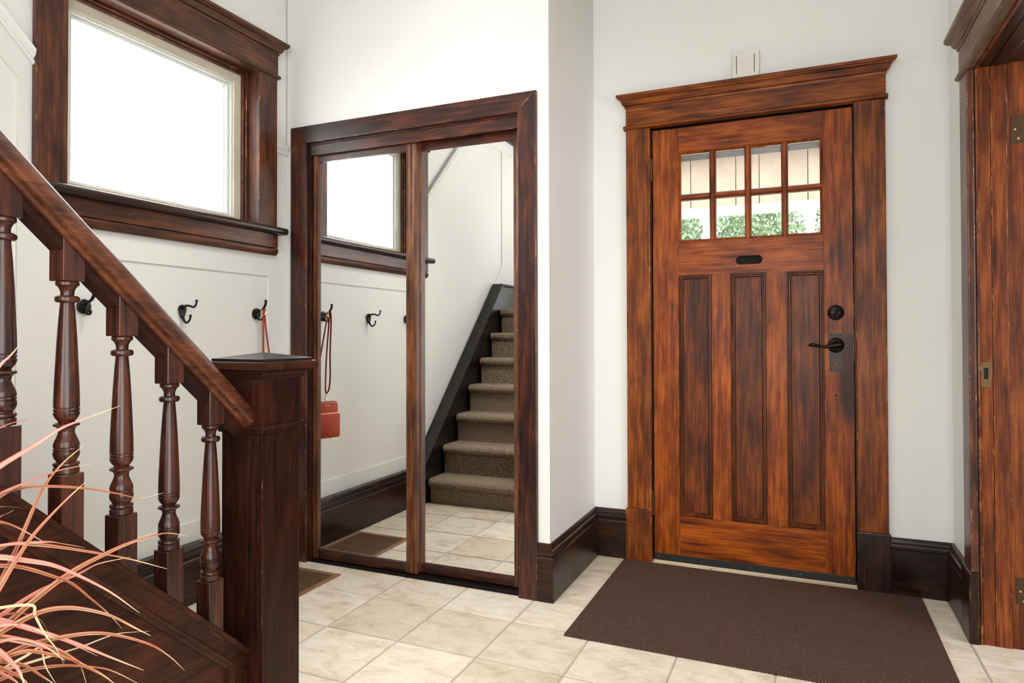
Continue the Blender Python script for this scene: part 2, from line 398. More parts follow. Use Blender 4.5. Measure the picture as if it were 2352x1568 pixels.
struct(boxes('wall_rear', [(XL-0.16, -1.4, -3.1, -3.0, -0.05, CEIL), (1.0, 3.5, -3.1, -3.0, -0.05, CEIL), (-1.4, 1.0, -3.1, -3.0, -0.05, 0.65), (-1.4, 1.0, -3.1, -3.0, 2.45, CEIL)], PAINT))
struct(boxes('wall_side_room', [(3.5, 3.6, -3.1, 0.0, -0.05, CEIL), (3.5, 3.6, 1.8, 3.5, -0.05, CEIL), (3.5, 3.6, 0, 1.8, -0.05, 0.8), (3.5, 3.6, 0, 1.8, 2.4, CEIL)], PAINT))
struct(boxes('ceiling', [(-1.36, 3.6, -3.1, 3.5, CEIL, CEIL+0.1), (-2.56, -1.36, 1.3, 3.5, CEIL, CEIL+0.1), (-2.56, -1.36, -3.1, -1.2, CEIL, CEIL+0.1)], PAINT))
struct(boxes('wall_stairwell', [(-1.36, -1.26, -1.2, 1.3, CEIL+0.1, WZ), (-2.56, -1.26, 1.3, 1.4, CEIL+0.1, WZ), (-2.56, -1.26, -1.3, -1.2, CEIL, WZ), (-2.56, -1.40, -1.3, -1.2, -0.05, CEIL)], PAINT))
struct(box('ceiling_stairwell', -2.56, -1.26, -1.3, 1.4, WZ, WZ+0.1, PAINT))
# ---- panelling on the left wall: flat stiles and rails standing 4 mm proud of the fields
def pan(name, poly): return prism(name, poly, 'x', XL-0.010, XL, PAINT, wl)
dl = lambda y: 0.424+1.003*(1.43-y)          # diagonal line above the stair skirt
dt = lambda y: 2.045+0.985*(1.436-y)         # underside of diagonal chair rail
pan('panel_stile', [(2.546, 0.2), (YC, 0.2), (YC, 2.05), (2.546, 2.05)])
pan('panel_rail', [(1.512, 1.412), (2.546, 1.412), (2.546, 1.60), (1.512, 1.60)])
pan('panel_rail', [(1.512, 0.2), (2.546, 0.2), (2.546, 0.326), (1.512, 0.326)])
pan('panel_stile', [(1.395, 0.2), (1.512, 0.2), (1.512, 2.0), (1.395, dt(1.395))])
pan('panel_rail', [(1.395, 0.2), (1.395, dl(1.395)), (0.145, dl(0.145)), (0.145, 1.2)])
pan('panel_rail', [(1.395, dt(1.395)), (1.395, dt(1.395)-0.10), (0.62, 2.718), (0.145, 2.718), (0.145, 2.86), (0.62, 2.86)])
pan('panel_stile', [(0.145, 1.2), (0.145, 2.86), (0.045, 2.86), (0.045, 1.2)])
pan('panel_rail', [(0.045, 1.2), (0.045, 1.676), (-1.1, 1.676), (-1.1, 1.2)])
pan('panel_rail', [(0.045, 2.72), (0.045, 2.83), (-1.1, 2.83), (-1.1, 2.72)])
shear('chair_rail', [(XL, 0), (XL+0.012, 0), (XL+0.016, 0.008), (XL+0.010, 0.02), (XL+0.022, 0.034), (XL+0.024, 0.05), (XL, 0.05)], 0.62, 1.438, dt, PAINT, wl)
moulding('chair_rail', [(0, 2.03), (0.012, 2.03), (0.016, 2.036), (0.010, 2.046), (0.022, 2.06), (0.024, 2.075), (0, 2.075)], 'y', 2.574, YC, XL, 1, PAINT, wl)
# dark wood trim at the stair landing
struct(moulding('trim_landing', [(0, 2.832), (0.03, 2.832), (0.034, 2.85), (0.022, 2.86), (0.03, 2.90), (0.03, 2.96), (0, 2.96)], 'y', -1.1, 0.075, XL, 1, wood('skirt', 'y')))

# ---- baseboards
BB = [(0, 0.0), (0.020, 0.0), (0.022, 0.004), (0.022, 0.182), (0.017, 0.188), (0, 0.188)]
BC = [(0, 0.187), (0.014, 0.187), (0.014, 0.193), (0.021, 0.197), (0.0225, 0.206), (0.020, 0.216), (0.013, 0.219), (0.013, 0.223), (0.011, 0.234), (0.006, 0.242), (0, 0.242)]
def baseboard(side, axis, a0, a1, base, sgn, m0=0, m1=0, extra=0.0, label=None):
    e = struct(empty('baseboard_'+side, ((a0+a1)/2 if axis == 'x' else base, base if axis == 'x' else (a0+a1)/2, 0)))
    if label: e['label'] = label
    f = lambda pr: [(p+extra if p > 0 else p, z) for p, z in pr]
    moulding('board', f(BB), axis, a0, a1, base, sgn, wood('base', axis), e, m0, m1)
    moulding('cap_moulding', f(BC), axis, a0, a1, base, sgn, wood('base', axis), e, m0, m1)
baseboard('left', 'y', 1.62, YC, XL, 1, extra=0.034, label='tall dark wooden baseboard under the coat hooks')
baseboard('closet', 'x', -1.036, XB, YC, -1, 0, 1, label='short dark baseboard piece beside the closet casing')
baseboard('return', 'y', YC, YD, XB, 1, -1, -1, label='dark baseboard on the return wall beside the mat')
baseboard('back', 'x', XB, -0.815, YD, -1, 1, 0, label='short dark baseboard left of the front door')
baseboard('back_right', 'x', 0.34, XR, YD, -1, 0, -1, label='dark baseboard right of the front door')
baseboard('right', 'y', 3.03, YD, XR, -1, 0, -1, extra=0.006, label='dark baseboard on the right wall beside the doorway')

# ---- window_1 in the left wall
win = struct(empty('window_1', (XL, 2.0, 1.63)), 'square fixed window in dark stained casing over the coat hooks', 'window')
wz, wy = wood('window', 'z'), wood('window', 'y')
CF = XL+0.024
for (a, b) in ((1.438, 1.546), (2.455, 2.574)):
    box('casing', XL, CF, a, b, 1.64, 2.392, wz, win, bevel=0.003)
prism('head_board', [(1.438, 2.405), (2.578, 2.405), (2.578, 2.505), (1.438, 2.505)], 'x', XL, CF+0.002, wy, win, bevel=0.002)
moulding('head_bead', [(0, 2.388), (0.028, 2.388), (0.035, 2.393), (0.035, 2.401), (0.028, 2.406), (0, 2.406)], 'y', 1.428, 2.588, XL, 1, wy, win)
CROWN = [(0, 0), (0.004, 0.0), (0.006, 0.008), (0.004, 0.012), (0.012, 0.014), (0.017, 0.024), (0.022, 0.036), (0.033, 0.041), (0.035, 0.046), (0.040, 0.048), (0.041, 0.062), (0, 0.062)]
moulding('crown_moulding', [(p, 2.503+z) for p, z in CROWN], 'y', 1.438, 2.578, CF, 1, wy, win, -1, 1)
SN = [(XL-0.06, 1.618), (XL+0.052, 1.618), (XL+0.060, 1.624), (XL+0.063, 1.634), (XL+0.060, 1.644), (XL+0.052, 1.650), (XL-0.06, 1.650)]
prism('window_stool', SN, 'y', 1.405, 2.612, wood('sill', 'y'), win, smooth=True)
prism('apron', [(XL, 1.553), (CF, 1.553), (CF, 1.617), (XL, 1.617)], 'y', 1.44, 2.580, wy, win, bevel=0.0015)
prism('apron_bead', [(XL, 1.515), (XL+0.014, 1.515), (XL+0.026, 1.527), (XL+0.029, 1.540), (XL+0.024, 1.549), (XL+0.012, 1.552), (XL, 1.552)], 'y', 1.442, 2.578, wy, win, smooth=True)
Y0, Y1, Z0, Z1 = 1.546, 2.463, 1.648, 2.396
wj = lambda n, ins, th, xa, xb, mats, bev=0.002: [
    box(n, xa, xb, Y1-ins-th, Y1-ins, Z0, Z1-ins, mats[0], win, bev), box(n, xa, xb, Y0+ins, Y0+ins+th, Z0, Z1-ins, mats[0], win, bev),
    box(n, xa, xb, Y0+ins+th, Y1-ins-th, Z1-ins-th, Z1-ins, mats[1], win, bev)]
wj('window_jamb', -0.014, 0.014, -2.56, XL-0.004, (wz, wy))
wj('stop_bead', 0, 0.014, -2.462, -2.452, (wz, wy), 0.003)
wj('stop_bead', 0, 0.026, -2.478, -2.462, (wz, wy), 0.004)
wj('sash_frame', 0.0, 0.066, -2.505, -2.478, (CREAM, CREAM), 0.003)
box('sash_frame', -2.505, -2.478, Y0+0.066, Y1-0.066, Z0, Z0+0.040, CREAM, win, 0.002)
wj('sash_bead', 0.066, 0.010, -2.515, -2.486, (SASHW, SASHW), 0.002)
wj('sash_bead', 0.076, 0.014, -2.530, -2.497, (SASHW, SASHW), 0.002)
box('sash_bead', -2.52, -2.496, Y0+0.076, Y1-0.076, Z0+0.04, Z0+0.052, SASHW, win, 0.002)
box('pane', -2.519, -2.515, Y0+0.085, Y1-0.085, Z0+0.045, Z1-0.085, WGLASS, win)
box('outer_sill', -2.60, -2.505, Y0, Y1, Z0-0.03, Z0+0.02, CREAM, win)

# ---- trim_1: closet casing with mitred head, fascia, jamb and floor track
tr = struct(empty('trim_1', (-1.69, YC, 0)), 'dark stained mitred casing around the mirrored closet', 'casing')
def cpoly(name, poly, axis):
    return prism(name, poly, 'y', 2.649, YC, wood('closet', axis), tr, bevel=0.004)
cpoly('casing', [(-2.36, 0), (-2.262, 0), (-2.262, 2.078), (-2.36, 2.163)], 'z')
cpoly('casing', [(-1.122, 0), (-1.036, 0), (-1.036, 2.163), (-1.122, 2.078)], 'z')
cpoly('head_casing', [(-2.36, 2.163), (-2.262, 2.078), (-1.122, 2.078), (-1.036, 2.163)], 'x')
box('jamb', -2.272, -2.254, YC, 2.80, 0, 2.09, wood('closet', 'z'), tr)
box('jamb', -1.128, -1.112, YC, 2.80, 0, 2.09, wood('closet', 'z'), tr)
box('jamb_head', -2.254, -1.128, YC, 2.80, 2.07, 2.09, wood('closet', 'x'), tr)
box('fascia', -2.252, -1.13, 2.672, 2.688, 2.018, 2.07, wood('closet', 'x'), tr, bevel=0.003)
box('floor_track', -2.25, -1.13, 2.668, 2.775, 0.001, 0.010, BLACKM, tr, bevel=0.003)
box('track_rib', -2.25, -1.13, 2.668, 2.674, 0.010, 0.016, BLACKM, tr, bevel=0.002)
# ---- door_2 and door_3: sliding mirror doors
def slider(name, x0, x1, yf, ym, wl_, wr_, label):
    d = struct(empty(name, ((x0+x1)/2, ym, 0.012)), label, 'closet door')
    zb, zt = 0.014, 2.045; sw = wood('slider', 'z'); sx = wood('closet', 'x'); yb = yf+0.030
    def stile(a, b):
        n = 5 if b-a > 0.04 else 2; st = []
        for i in range(n+1):
            st += [(a+(b-a)*i/n, yf+(0.003 if i % 2 else 0.0))]
        prism('stile', [(a, yb)]+st+[(b, yb)], 'z', zb, zt, sw, d, bevel=0.001)
    stile(x0, x0+wl_); stile(x1-wr_, x1)
    box('bottom_rail', x0+wl_, x1-wr_, yf+0.002, yb, zb, 0.058, sx, d, 0.002)
    box('top_rail', x0+wl_, x1-wr_, yf+0.002, yb, 1.988, zt, sx, d, 0.002)
    box('mirror', x0+wl_-0.004, x1-wr_+0.004, ym, ym+0.005, 0.054, 1.992, MIRROR, d)
slider('door_2', -2.25, -1.652, 2.692, 2.705, 0.026, 0.055, 'left sliding closet mirror door reflecting the window and coat hooks')
slider('door_3', -1.70, -1.150, 2.724, 2.734, 0.052, 0.022, 'right sliding closet mirror door reflecting the carpeted stairs')
struct(box('wall_closet_inside', XL, XB-0.06, 2.79, 2.82, 0, CEIL, DARKV))

# ---- door_1: wooden front door
DX0, DX1, DF, DB = -0.684, 0.206, 3.347, 3.391
d1 = struct(empty('door_1', (DX0, 3.36, 0.012)), 'craftsman style wooden front door with eight small panes and three tall panels', 'door')
dz, dx = wood('door', 'z'), wood('door', 'x')
box('stile', DX0, -0.559, DF, DB, 0.012, 2.136, dz, d1, 0.002)
box('stile', 0.087, DX1, DF, DB, 0.012, 2.136, wood('door', 'z', False, ((0.048, -0.02, -0.13), (0.085, 0.2, 0.34))), d1, 0.002)
box('top_rail', -0.5585, 0.0865, DF, DB, 2.017, 2.136, dx, d1, 0.0008)
box('bottom_rail', -0.5585, 0.0865, DF, DB, 0.012, 0.236, dx, d1, 0.0008)
pill = []
for k in range(12): a = math.pi/2+math.pi*k/11; pill.append((-0.272+0.0205*math.cos(a), 1.4725+0.0205*math.sin(a)))
for k in range(12): a = -math.pi/2+math.pi*k/11; pill.append((-0.193+0.0205*math.cos(a), 1.4725+0.0205*math.sin(a)))
plate_hole('lock_rail', [(-0.5585, 1.4115), (0.0865, 1.4115), (0.0865, 1.573), (-0.5585, 1.573)], pill[::-1], DF, DB, dx, d1)
box('mail_slot_dark', -0.31, -0.155, DB-0.006, DB-0.002, 1.44, 1.505, DARKV, d1)  # black plate stands in for the shade inside the mail slot
for a, b in ((-0.4035, -0.3165), (-0.1585, -0.0705)): box('mullion', a, b, DF, DB, 0.2365, 1.411, dz, d1, 0.0008)
PM = [(0.0, 0.0), (0.0006, 0.005), (0.0024, 0.005), (0.0032, -0.003), (0.007, -0.0035), (0.010, 0.0), (0.0105, 0.006), (0.0125, 0.006), (0.015, 0.006), (0.018, 0.012), (0.0205, 0.016)]
def ringframe(name, x0, x1, z0, z1, prof, y, mat, parent):
    bm = bmesh.new(); rings = [[Vector((x0+i, y+d, z0+i)), Vector((x1-i, y+d, z0+i)), Vector((x1-i, y+d, z1-i)), Vector((x0+i, y+d, z1-i))] for i, d in prof]
    vs = [[bm.verts.new(p) for p in r] for r in rings]
    for a, b in zip(vs, vs[1:]):
        for i in range(4): j = (i+1) % 4; bm.faces.new((a[i], a[j], b[j], b[i]))
    return bm_to(name, bm, mat, parent)
for a, b in ((-0.559, -0.404), (-0.316, -0.159), (-0.070, 0.0865)):
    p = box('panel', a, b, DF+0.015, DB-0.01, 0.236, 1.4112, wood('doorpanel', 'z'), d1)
    ringframe('panel_moulding', a+0.001, b-0.001, 0.237, 1.4105, PM, DF, wood('mould', 'z'), p)
gx = [-0.559, -0.3975, -0.236, -0.0745, 0.087]; gz = [1.573, 1.795, 2.017]
for x in gx[1:4]: prism('muntin', [(x-0.009, DF+0.003), (x-0.006, DF-0.001), (x+0.006, DF-0.001), (x+0.009, DF+0.003), (x+0.015, DF+0.016), (x+0.015, DB), (x-0.015, DB), (x-0.015, DF+0.016)], 'z', 1.5735, 2.0165, dz, d1)
for a, b in zip(gx, gx[1:]):
    prism('muntin', [(DF+0.003, 1.795-0.009), (DF-0.001, 1.789), (DF-0.001, 1.801), (DF+0.003, 1.804), (DF+0.016, 1.810), (DB, 1.810), (DB, 1.780), (DF+0.016, 1.780)], 'x', a+(0.012 if a != gx[0] else 0), b-(0.012 if b != gx[4] else 0), dx, d1)
    for c, e in zip(gz, gz[1:]):
        ia = 0.013; x0, x1, z0, z1 = a+ia, b-ia, c+ia, e-ia
        bm = bmesh.new(); y = DF+0.012; bv = 0.009
        loft(bm, [[Vector((x0, y+0.007, z0)), Vector((x1, y+0.007, z0)), Vector((x1, y+0.007, z1)), Vector((x0, y+0.007, z1))],
                  [Vector((x0, y+0.003, z0)), Vector((x1, y+0.003, z0)), Vector((x1, y+0.003, z1)), Vector((x0, y+0.003, z1))],
                  [Vector((x0+bv, y, z0+bv)), Vector((x1-bv, y, z0+bv)), Vector((x1-bv, y, z1-bv)), Vector((x0+bv, y, z1-bv))]])
        bm_to('pane', bm, GLASS, d1)
ringframe('glazing_bead', -0.559, 0.087, 1.573, 2.017, [(0, 0), (0.004, -0.002), (0.007, 0.001), (0.012, 0.010), (0.013, 0.02)], DF, dz, d1)
box('door_sweep', DX0+0.003, DX1-0.003, DF-0.007, DF, 0.014, 0.046, RUBBER, d1, 0.0015)
sw = [o for o in d1.children if o.name.startswith('door_sweep')][0]
for x in (-0.66, -0.455, -0.235, -0.02, 0.178): lathe('screw', [(0.004, 0), (0.0035, -0.002), (0.001, -0.003)], (x, DF-0.007, 0.030), OLDBRASS, sw, 'y', 10)
# door hardware
b_ = lathe('deadbolt', [(0.034, 0), (0.034, -0.005), (0.031, -0.010), (0.022, -0.014), (0.005, -0.015)], (0.135, DF, 1.218), BRONZE, d1, 'y')
bm = bmesh.new(); tube_bm(bm, [Vector((0.135+dx_*0.02*0.35, DF-0.020, 1.218+dx_*0.021)) for dx_ in (-1, -0.5, 0, 0.5, 1)], lambda t: 0.0075*math.sin(math.pi*(0.12+0.76*t)), 12)
bm_to('thumb_turn', bm, BRONZE, b_, smooth=True)
for s in (-1, 1): lathe('screw', [(0.003, 0), (0.0028, -0.002), (0.001, -0.0025)], (0.135+s*0.0165, DF-0.0145, 1.218), OLDBRASS, b_, 'y', 10)
ep = box('old_lock_mark', 0.107, 0.160, DF-0.0008, DF+0.001, 0.953, 1.125, plain('dark_stain_mark', (52, 30, 20), 0.5), d1)
for x, z in ((0.114, 1.116), (0.152, 1.116), (0.114, 0.962), (0.152, 0.962)): lathe('screw_hole', [(0.003, 0), (0.0015, -0.0006)], (x, DF-0.0008, z), DARKV, ep, 'y', 8)
lathe('keyhole', [(0.009, 0), (0.008, -0.0012), (0.006, -0.0004)], (0.132, DF-0.0008, 0.990), plain('pale_worn_wood', (120, 66, 30), 0.6), ep, 'y', 16)
lathe('screw_hole', [(0.005, 0), (0.003, -0.0008)], (0.132, DF, 0.846), DARKV, d1, 'y', 10)
lv = lathe('lever_handle', [(0.033, 0), (0.034, -0.006), (0.028, -0.011), (0.018, -0.013), (0.013, -0.020), (0.013, -0.040), (0.011, -0.046), (0.003, -0.047)], (0.134, DF, 1.072), BRONZE, d1, 'y')
bm = bmesh.new()
pts = catmull([(0.150, DF-0.040, 1.074), (0.134, DF-0.043, 1.073), (0.108, DF-0.045, 1.068), (0.080, DF-0.047, 1.066), (0.052, DF-0.048, 1.071), (0.035, DF-0.048, 1.0745), (0.022, DF-0.047, 1.0705)], 6)
tube_bm(bm, pts, lambda t: 0.013-0.0135*t if t < 0.55 else 0.0055+0.003*math.sin((t-0.55)/0.45*math.pi)-0.002*max(0, t-0.85)/0.15, 12)
bm_to('lever', bm, BRONZE, lv, smooth=True)
for z in (1.941, 0.288):
    hh = lathe('hinge', [(0.0065, -0.05), (0.0065, 0.05)], (-0.6895, DF-0.008, z), plain('hinge_metal', (82, 60, 42), 0.4, 0.7), d1, 'z', 14)
    for s in (-1, 1): lathe('hinge_tip', [(0.0065, 0), (0.0075, s*0.003), (0.003, s*0.009)], (-0.6895, DF-0.008, z+s*0.05), plain('hinge_metal', (82, 60, 42), 0.4, 0.7), hh, 'z', 12)
box('latch_plate', DX1, DX1+0.0015, DF+0.006, DF+0.036, 1.01, 1.14, OLDBRASS, d1)
box('bolt_plate', DX1, DX1+0.0015, DF+0.006, DF+0.036, 1.19, 1.25, OLDBRASS, d1)
# ---- trim_2: front door casing
t2 = struct(empty('trim_2', (-0.24, YD, 0)), 'brown wooden casing with crown moulding around the front door', 'casing')
fz, fx = wood('frame', 'z'), wood('frame', 'x')
for a, b in ((-0.811, -0.692), (0.214, 0.334)): box('casing', a, b, 3.317, YD, 0.257, 2.147, fz, t2, 0.004)
pb = (wood('frame', 'z'), wood('base', 'z'))
for k_, (a, b) in enumerate(((-0.819, -0.690), (0.211, 0.341))): box('plinth_block', a, b, 3.310, YD, 0.001, 0.257, pb[k_], t2, 0.004)
box('head_board', -0.811, 0.337, 3.316, YD, 2.166, 2.256, fx, t2, 0.0015)
moulding('head_bead', [(0, 2.147), (0.026, 2.147), (0.034, 2.151), (0.036, 2.157), (0.034, 2.163), (0.026, 2.167), (0, 2.167)], 'x', -0.822, 0.345, YD, -1, fx, t2)
moulding('crown_moulding', [(p, 2.254+z) for p, z in CROWN], 'x', -0.811, 0.337, 3.316, -1, fx, t2, -1, 1)
for a, b in ((-0.704, -0.6885), (0.2105, 0.226)): box('jamb', a, b, YD, YD+0.16, 0.001, 2.165, wood('base', 'z'), t2)
box('jamb_head', -0.6885, 0.2105, YD, YD+0.16, 2.146, 2.165, wood('base', 'x'), t2)
for a, b in ((-0.6885, -0.674), (0.196, 0.2105)): box('door_stop', a, b, DB+0.004, YD+0.16, 0.001, 2.146, wood('base', 'z'), t2)
box('door_stop', -0.674, 0.196, DB+0.004, YD+0.16, 2.13, 2.146, wood('base', 'x'), t2)
box('threshold', -0.6885, 0.2105, 3.338, YD+0.2, 0.0015, 0.0115, plain('worn_sill_wood', (196, 176, 146), 0.6), t2, 0.002)

# ---- trim_3: doorway in the right wall
t3 = struct(empty('trim_3', (XR, 2.45, 0)), 'worn reddish wooden doorway frame with hinge leaves at the right edge', 'doorway')
jz, jy = wood('jamb', 'z'), wood('grey', 'y')
for a, b in ((2.902, 3.018), (1.872, 1.988)):
    box('casing', 0.552, XR, a, b, 0.259, 2.086, wood('window', 'z'), t3, 0.004)
for a, b in ((2.896, 3.033), (1.857, 1.994)): box('plinth_block', 0.543, XR+0.001, a, b, 0.001, 0.259, wood('base', 'z'), t3, 0.006)
box('head_board', 0.551, XR, 1.872, 3.022, 2.104, 2.200, jy, t3, 0.0015)
moulding('head_bead', [(0, 2.086), (0.026, 2.086), (0.034, 2.09), (0.036, 2.095), (0.034, 2.101), (0.026, 2.105), (0, 2.105)], 'y', 1.862, 3.032, XR, -1, jy, t3)
moulding('crown_moulding', [(p, 2.198+z) for p, z in CROWN], 'y', 1.872, 3.022, 0.551, -1, jy, t3, -1, 1)
for yj, s in ((JY, 1), (1.98, -1)):
    a, b = (yj, yj+0.02) if s > 0 else (yj-0.02, yj)
    box('jamb', XR+0.0005, 0.5875, a, b, 0.001, 2.11, wood('base', 'z'), t3, 0.001)
    box('jamb', 0.5885, 0.625, a, b, 0.001, 2.11, jz, t3, 0.002)
    box('jamb', 0.6265, 0.675, a-s*0.0015, b, 0.001, 2.11, jz, t3, 0.002)
    box('jamb', 0.6765, 0.745, a+s*0.006 if s > 0 else a, b if s > 0 else b-0.006, 0.001, 2.11, jz, t3, 0.002)
    box('stop_bead', 0.5795, 0.5865, yj-(0.007 if s > 0 else 0), yj+(0 if s > 0 else 0.007), 0.001, 2.09, jz, t3, 0.002)
box('jamb_head', XR+0.0005, 0.625, 1.98, JY, 2.09, 2.11, wood('base', 'y'), t3)
box('jamb_head', 0.6265, 0.675, 1.98, JY, 2.088, 2.11, wood('base', 'y'), t3, 0.002)
box('jamb_head', 0.6765, 0.745, 1.98, JY, 2.094, 2.11, wood('base', 'y'), t3)
box('stop_bead', 0.577, 0.587, 1.987, JY-0.007, 2.082, 2.09, jz, t3, 0.002)
hm = plain('hinge_metal', (82, 60, 42), 0.4, 0.7)
for z in (1.852, 0.207):
    h_ = box('hinge_leaf', 0.688, 0.735, JY+0.0035, JY+0.007, z-0.048, z+0.048, hm, t3, 0.001)
    for dx_, dz_ in ((0.012, 0.0), (0.022, -0.034), (0.025, 0.035)): lathe('screw', [(0.0045, 0), (0.004, -0.0012), (0.0015, -0.0016)], (0.688+dx_, JY+0.0035, z+dz_), GOLD if dz_ <= 0 else hm, h_, 'y', 12)
sp_ = plate_hole('strike_plate', [(0.589, 0.928), (0.6185, 0.928), (0.6185, 1.018), (0.589, 1.018)], [(0.598, 0.957), (0.598, 0.998), (0.611, 0.998), (0.611, 0.957)], JY-0.003, JY-0.0008, OLDBRASS, t3)
box('latch_hole', 0.597, 0.612, JY-0.0012, JY-0.0006, 0.956, 0.999, DARKV, sp_)
box('strike_lip', 0.578, 0.589, JY-0.010, JY-0.0072, 0.985, 1.006, OLDBRASS, sp_, 0.001)

# ================================================================ staircase
st = tag(empty('staircase', (-1.42, 1.48, 0)), 'dark wooden staircase with turned balusters, newel post and brown carpeted steps', 'staircase')
NX, NY = -1.426, 1.484
nw = wood('newel', 'z')
h1, h2 = 0.0735, 0.078
newel = box('newel_post', NX-h1, NX+h1, NY-h1, NY+h1, 0.001, 0.857, nw, st, 0.002)
for zz0, zz1, hh_ in ((0.002, 0.848, h1), (0.878, 0.998, h2)):
    box('newel_board', NX+hh_-0.001, NX+hh_+0.0012, NY-hh_+0.013, NY+hh_-0.013, zz0, zz1, nw, newel, 0.0005)
    box('newel_board', NX-hh_+0.013, NX+hh_-0.013, NY-hh_-0.0012, NY-hh_+0.001, zz0, zz1, nw, newel, 0.0005)
box('newel_upper', NX-h2, NX+h2, NY-h2, NY+h2, 0.870, 1.018, nw, newel, 0.002)
def sqring(name, prof, mat, parent, smooth=False, dy=0.0):
    bm = bmesh.new(); loft(bm, [[Vector((NX-h, NY-h+dy, z)), Vector((NX+h, NY-h+dy, z)), Vector((NX+h, NY+h+dy, z)), Vector((NX-h, NY+h+dy, z))] for h, z in prof])
    return bm_to(name, bm, mat, parent, smooth=smooth, angle=30)
sqring('newel_neck_moulding', [(h1, 0.850), (0.080, 0.853), (0.082, 0.860), (0.086, 0.862), (0.088, 0.868), (0.086, 0.874), (h2, 0.876)], nw, newel, True)
sqring('newel_cap_moulding', [(h2, 1.000), (0.080, 1.002), (0.083, 1.008), (0.083, 1.012), (0.088, 1.018), (0.090, 1.024), (0.086, 1.026)], nw, newel, True)
sqring('newel_cap', [(0.103, 1.026), (0.108, 1.027), (0.108, 1.040), (0.105, 1.047), (0.099, 1.0495), (0.086, 1.050)], wood('stringer', 'x'), newel, True, 0.006)
sqring('newel_cap_pyramid', [(0.093, 1.0495), (0.096, 1.0505), (0.096, 1.0565), (0.0925, 1.0575), (0.002, 1.0725)], wood('skirt', 'x'), newel, False, 0.006)
SL = 0.925
zr = lambda y: 1.030+SL*(1.2-y)
hw = [(0.024, 0.022), (0.030, 0.022), (0.032, 0.032), (0.045, 0.036), (0.048, 0.041), (0.048, 0.050), (0.044, 0.068), (0.038, 0.084), (0.027, 0.098), (0.012, 0.106)]
rp = [(NX+a, b) for a, b in hw]+[(NX-a, b) for a, b in hw[::-1]]
YE = -0.3
shear('handrail', rp, YE, NY-h2+0.001, zr, wood('rail', 'y'), st, smooth=True)
zc = lambda y: 0.553+0.915*(1.1-y)
strx = wood('stringer', 'y')
sg = shear('stringer', [(-1.718, -0.02), (-1.403, -0.02), (-1.403, -0.066), (-1.718, -0.066)], YE, NY-h1, zc, strx, st)
shear('stringer_cap', [(-1.722, 0), (-1.400, 0), (-1.396, -0.004), (-1.396, -0.014), (-1.401, -0.02), (-1.722, -0.02)], YE, NY-h1, zc, strx, sg)
shear('panel_bead', [(-1.43, -0.064), (-1.399, -0.064), (-1.396, -0.070), (-1.398, -0.078), (-1.405, -0.083), (-1.409, -0.092), (-1.43, -0.092)], YE, 1.352, zc, strx, sg, smooth=True)
prism('stringer_panel', [(YE, 0.001), (1.36, 0.001), (1.36, zc(1.36)-0.06), (YE, zc(YE)-0.06)], 'x', -1.718, -1.416, strx, sg)
prism('stringer_stile', [(1.362, 0.001), (NY-h1, 0.001), (NY-h1, zc(NY-h1)-0.05), (1.362, zc(1.362)-0.05)], 'x', -1.50, -1.404, wood('stringer', 'z'), sg)
prism('panel_bead', [(-1.43, 1.364), (-1.399, 1.364), (-1.396, 1.359), (-1.398, 1.352), (-1.409, 1.345), (-1.43, 1.345)], 'z', 0.001, zc(1.354)-0.075, wood('stringer', 'z'), sg, smooth=True)
# balusters: one turned profile, copied
BL = 0.4035; px = lambda p: (1193.8-p)/417.0*BL
prof = [(0.0215, 1193.8), (0.0240, 1192), (0.0240, 1181), (0.0225, 1179.5), (0.0215, 1178.5), (0.0240, 1176), (0.0245, 1173.5), (0.0235, 1170.5), (0.0185, 1168), (0.0185, 1166.5), (0.0215, 1162), (0.0240, 1156), (0.0245, 1150), (0.0243, 1145.5), (0.0228, 1144.5), (0.0228, 1143.2), (0.0243, 1142), (0.0243, 1139.5), (0.0228, 1138), (0.0228, 1137), (0.0240, 1135.5), (0.0238, 1130), (0.0218, 1123), (0.0180, 1114), (0.0152, 1106), (0.0150, 1101), (0.0165, 1096), (0.0200, 1092.5), (0.0242, 1090.5), (0.0250, 1088), (0.0238, 1086), (0.0175, 1083.5), (0.0150, 1081.5), (0.0170, 1079), (0.0215, 1073), (0.0240, 1066), (0.0243, 1061.5), (0.0229, 1060), (0.0229, 1058.8), (0.0243, 1057.5), (0.0243, 1054.5), (0.0229, 1053), (0.0229, 1051.8), (0.0242, 1050), (0.0235, 1015), (0.0215, 965), (0.0190, 910), (0.0160, 860), (0.0132, 826), (0.0135, 824), (0.0200, 823), (0.0228, 820), (0.0234, 816), (0.0228, 812), (0.0200, 809), (0.0130, 808), (0.0126, 803), (0.0135, 797), (0.0165, 790.5), (0.0205, 786.5), (0.0218, 785.5), (0.0220, 779.5), (0.0200, 776.8)]
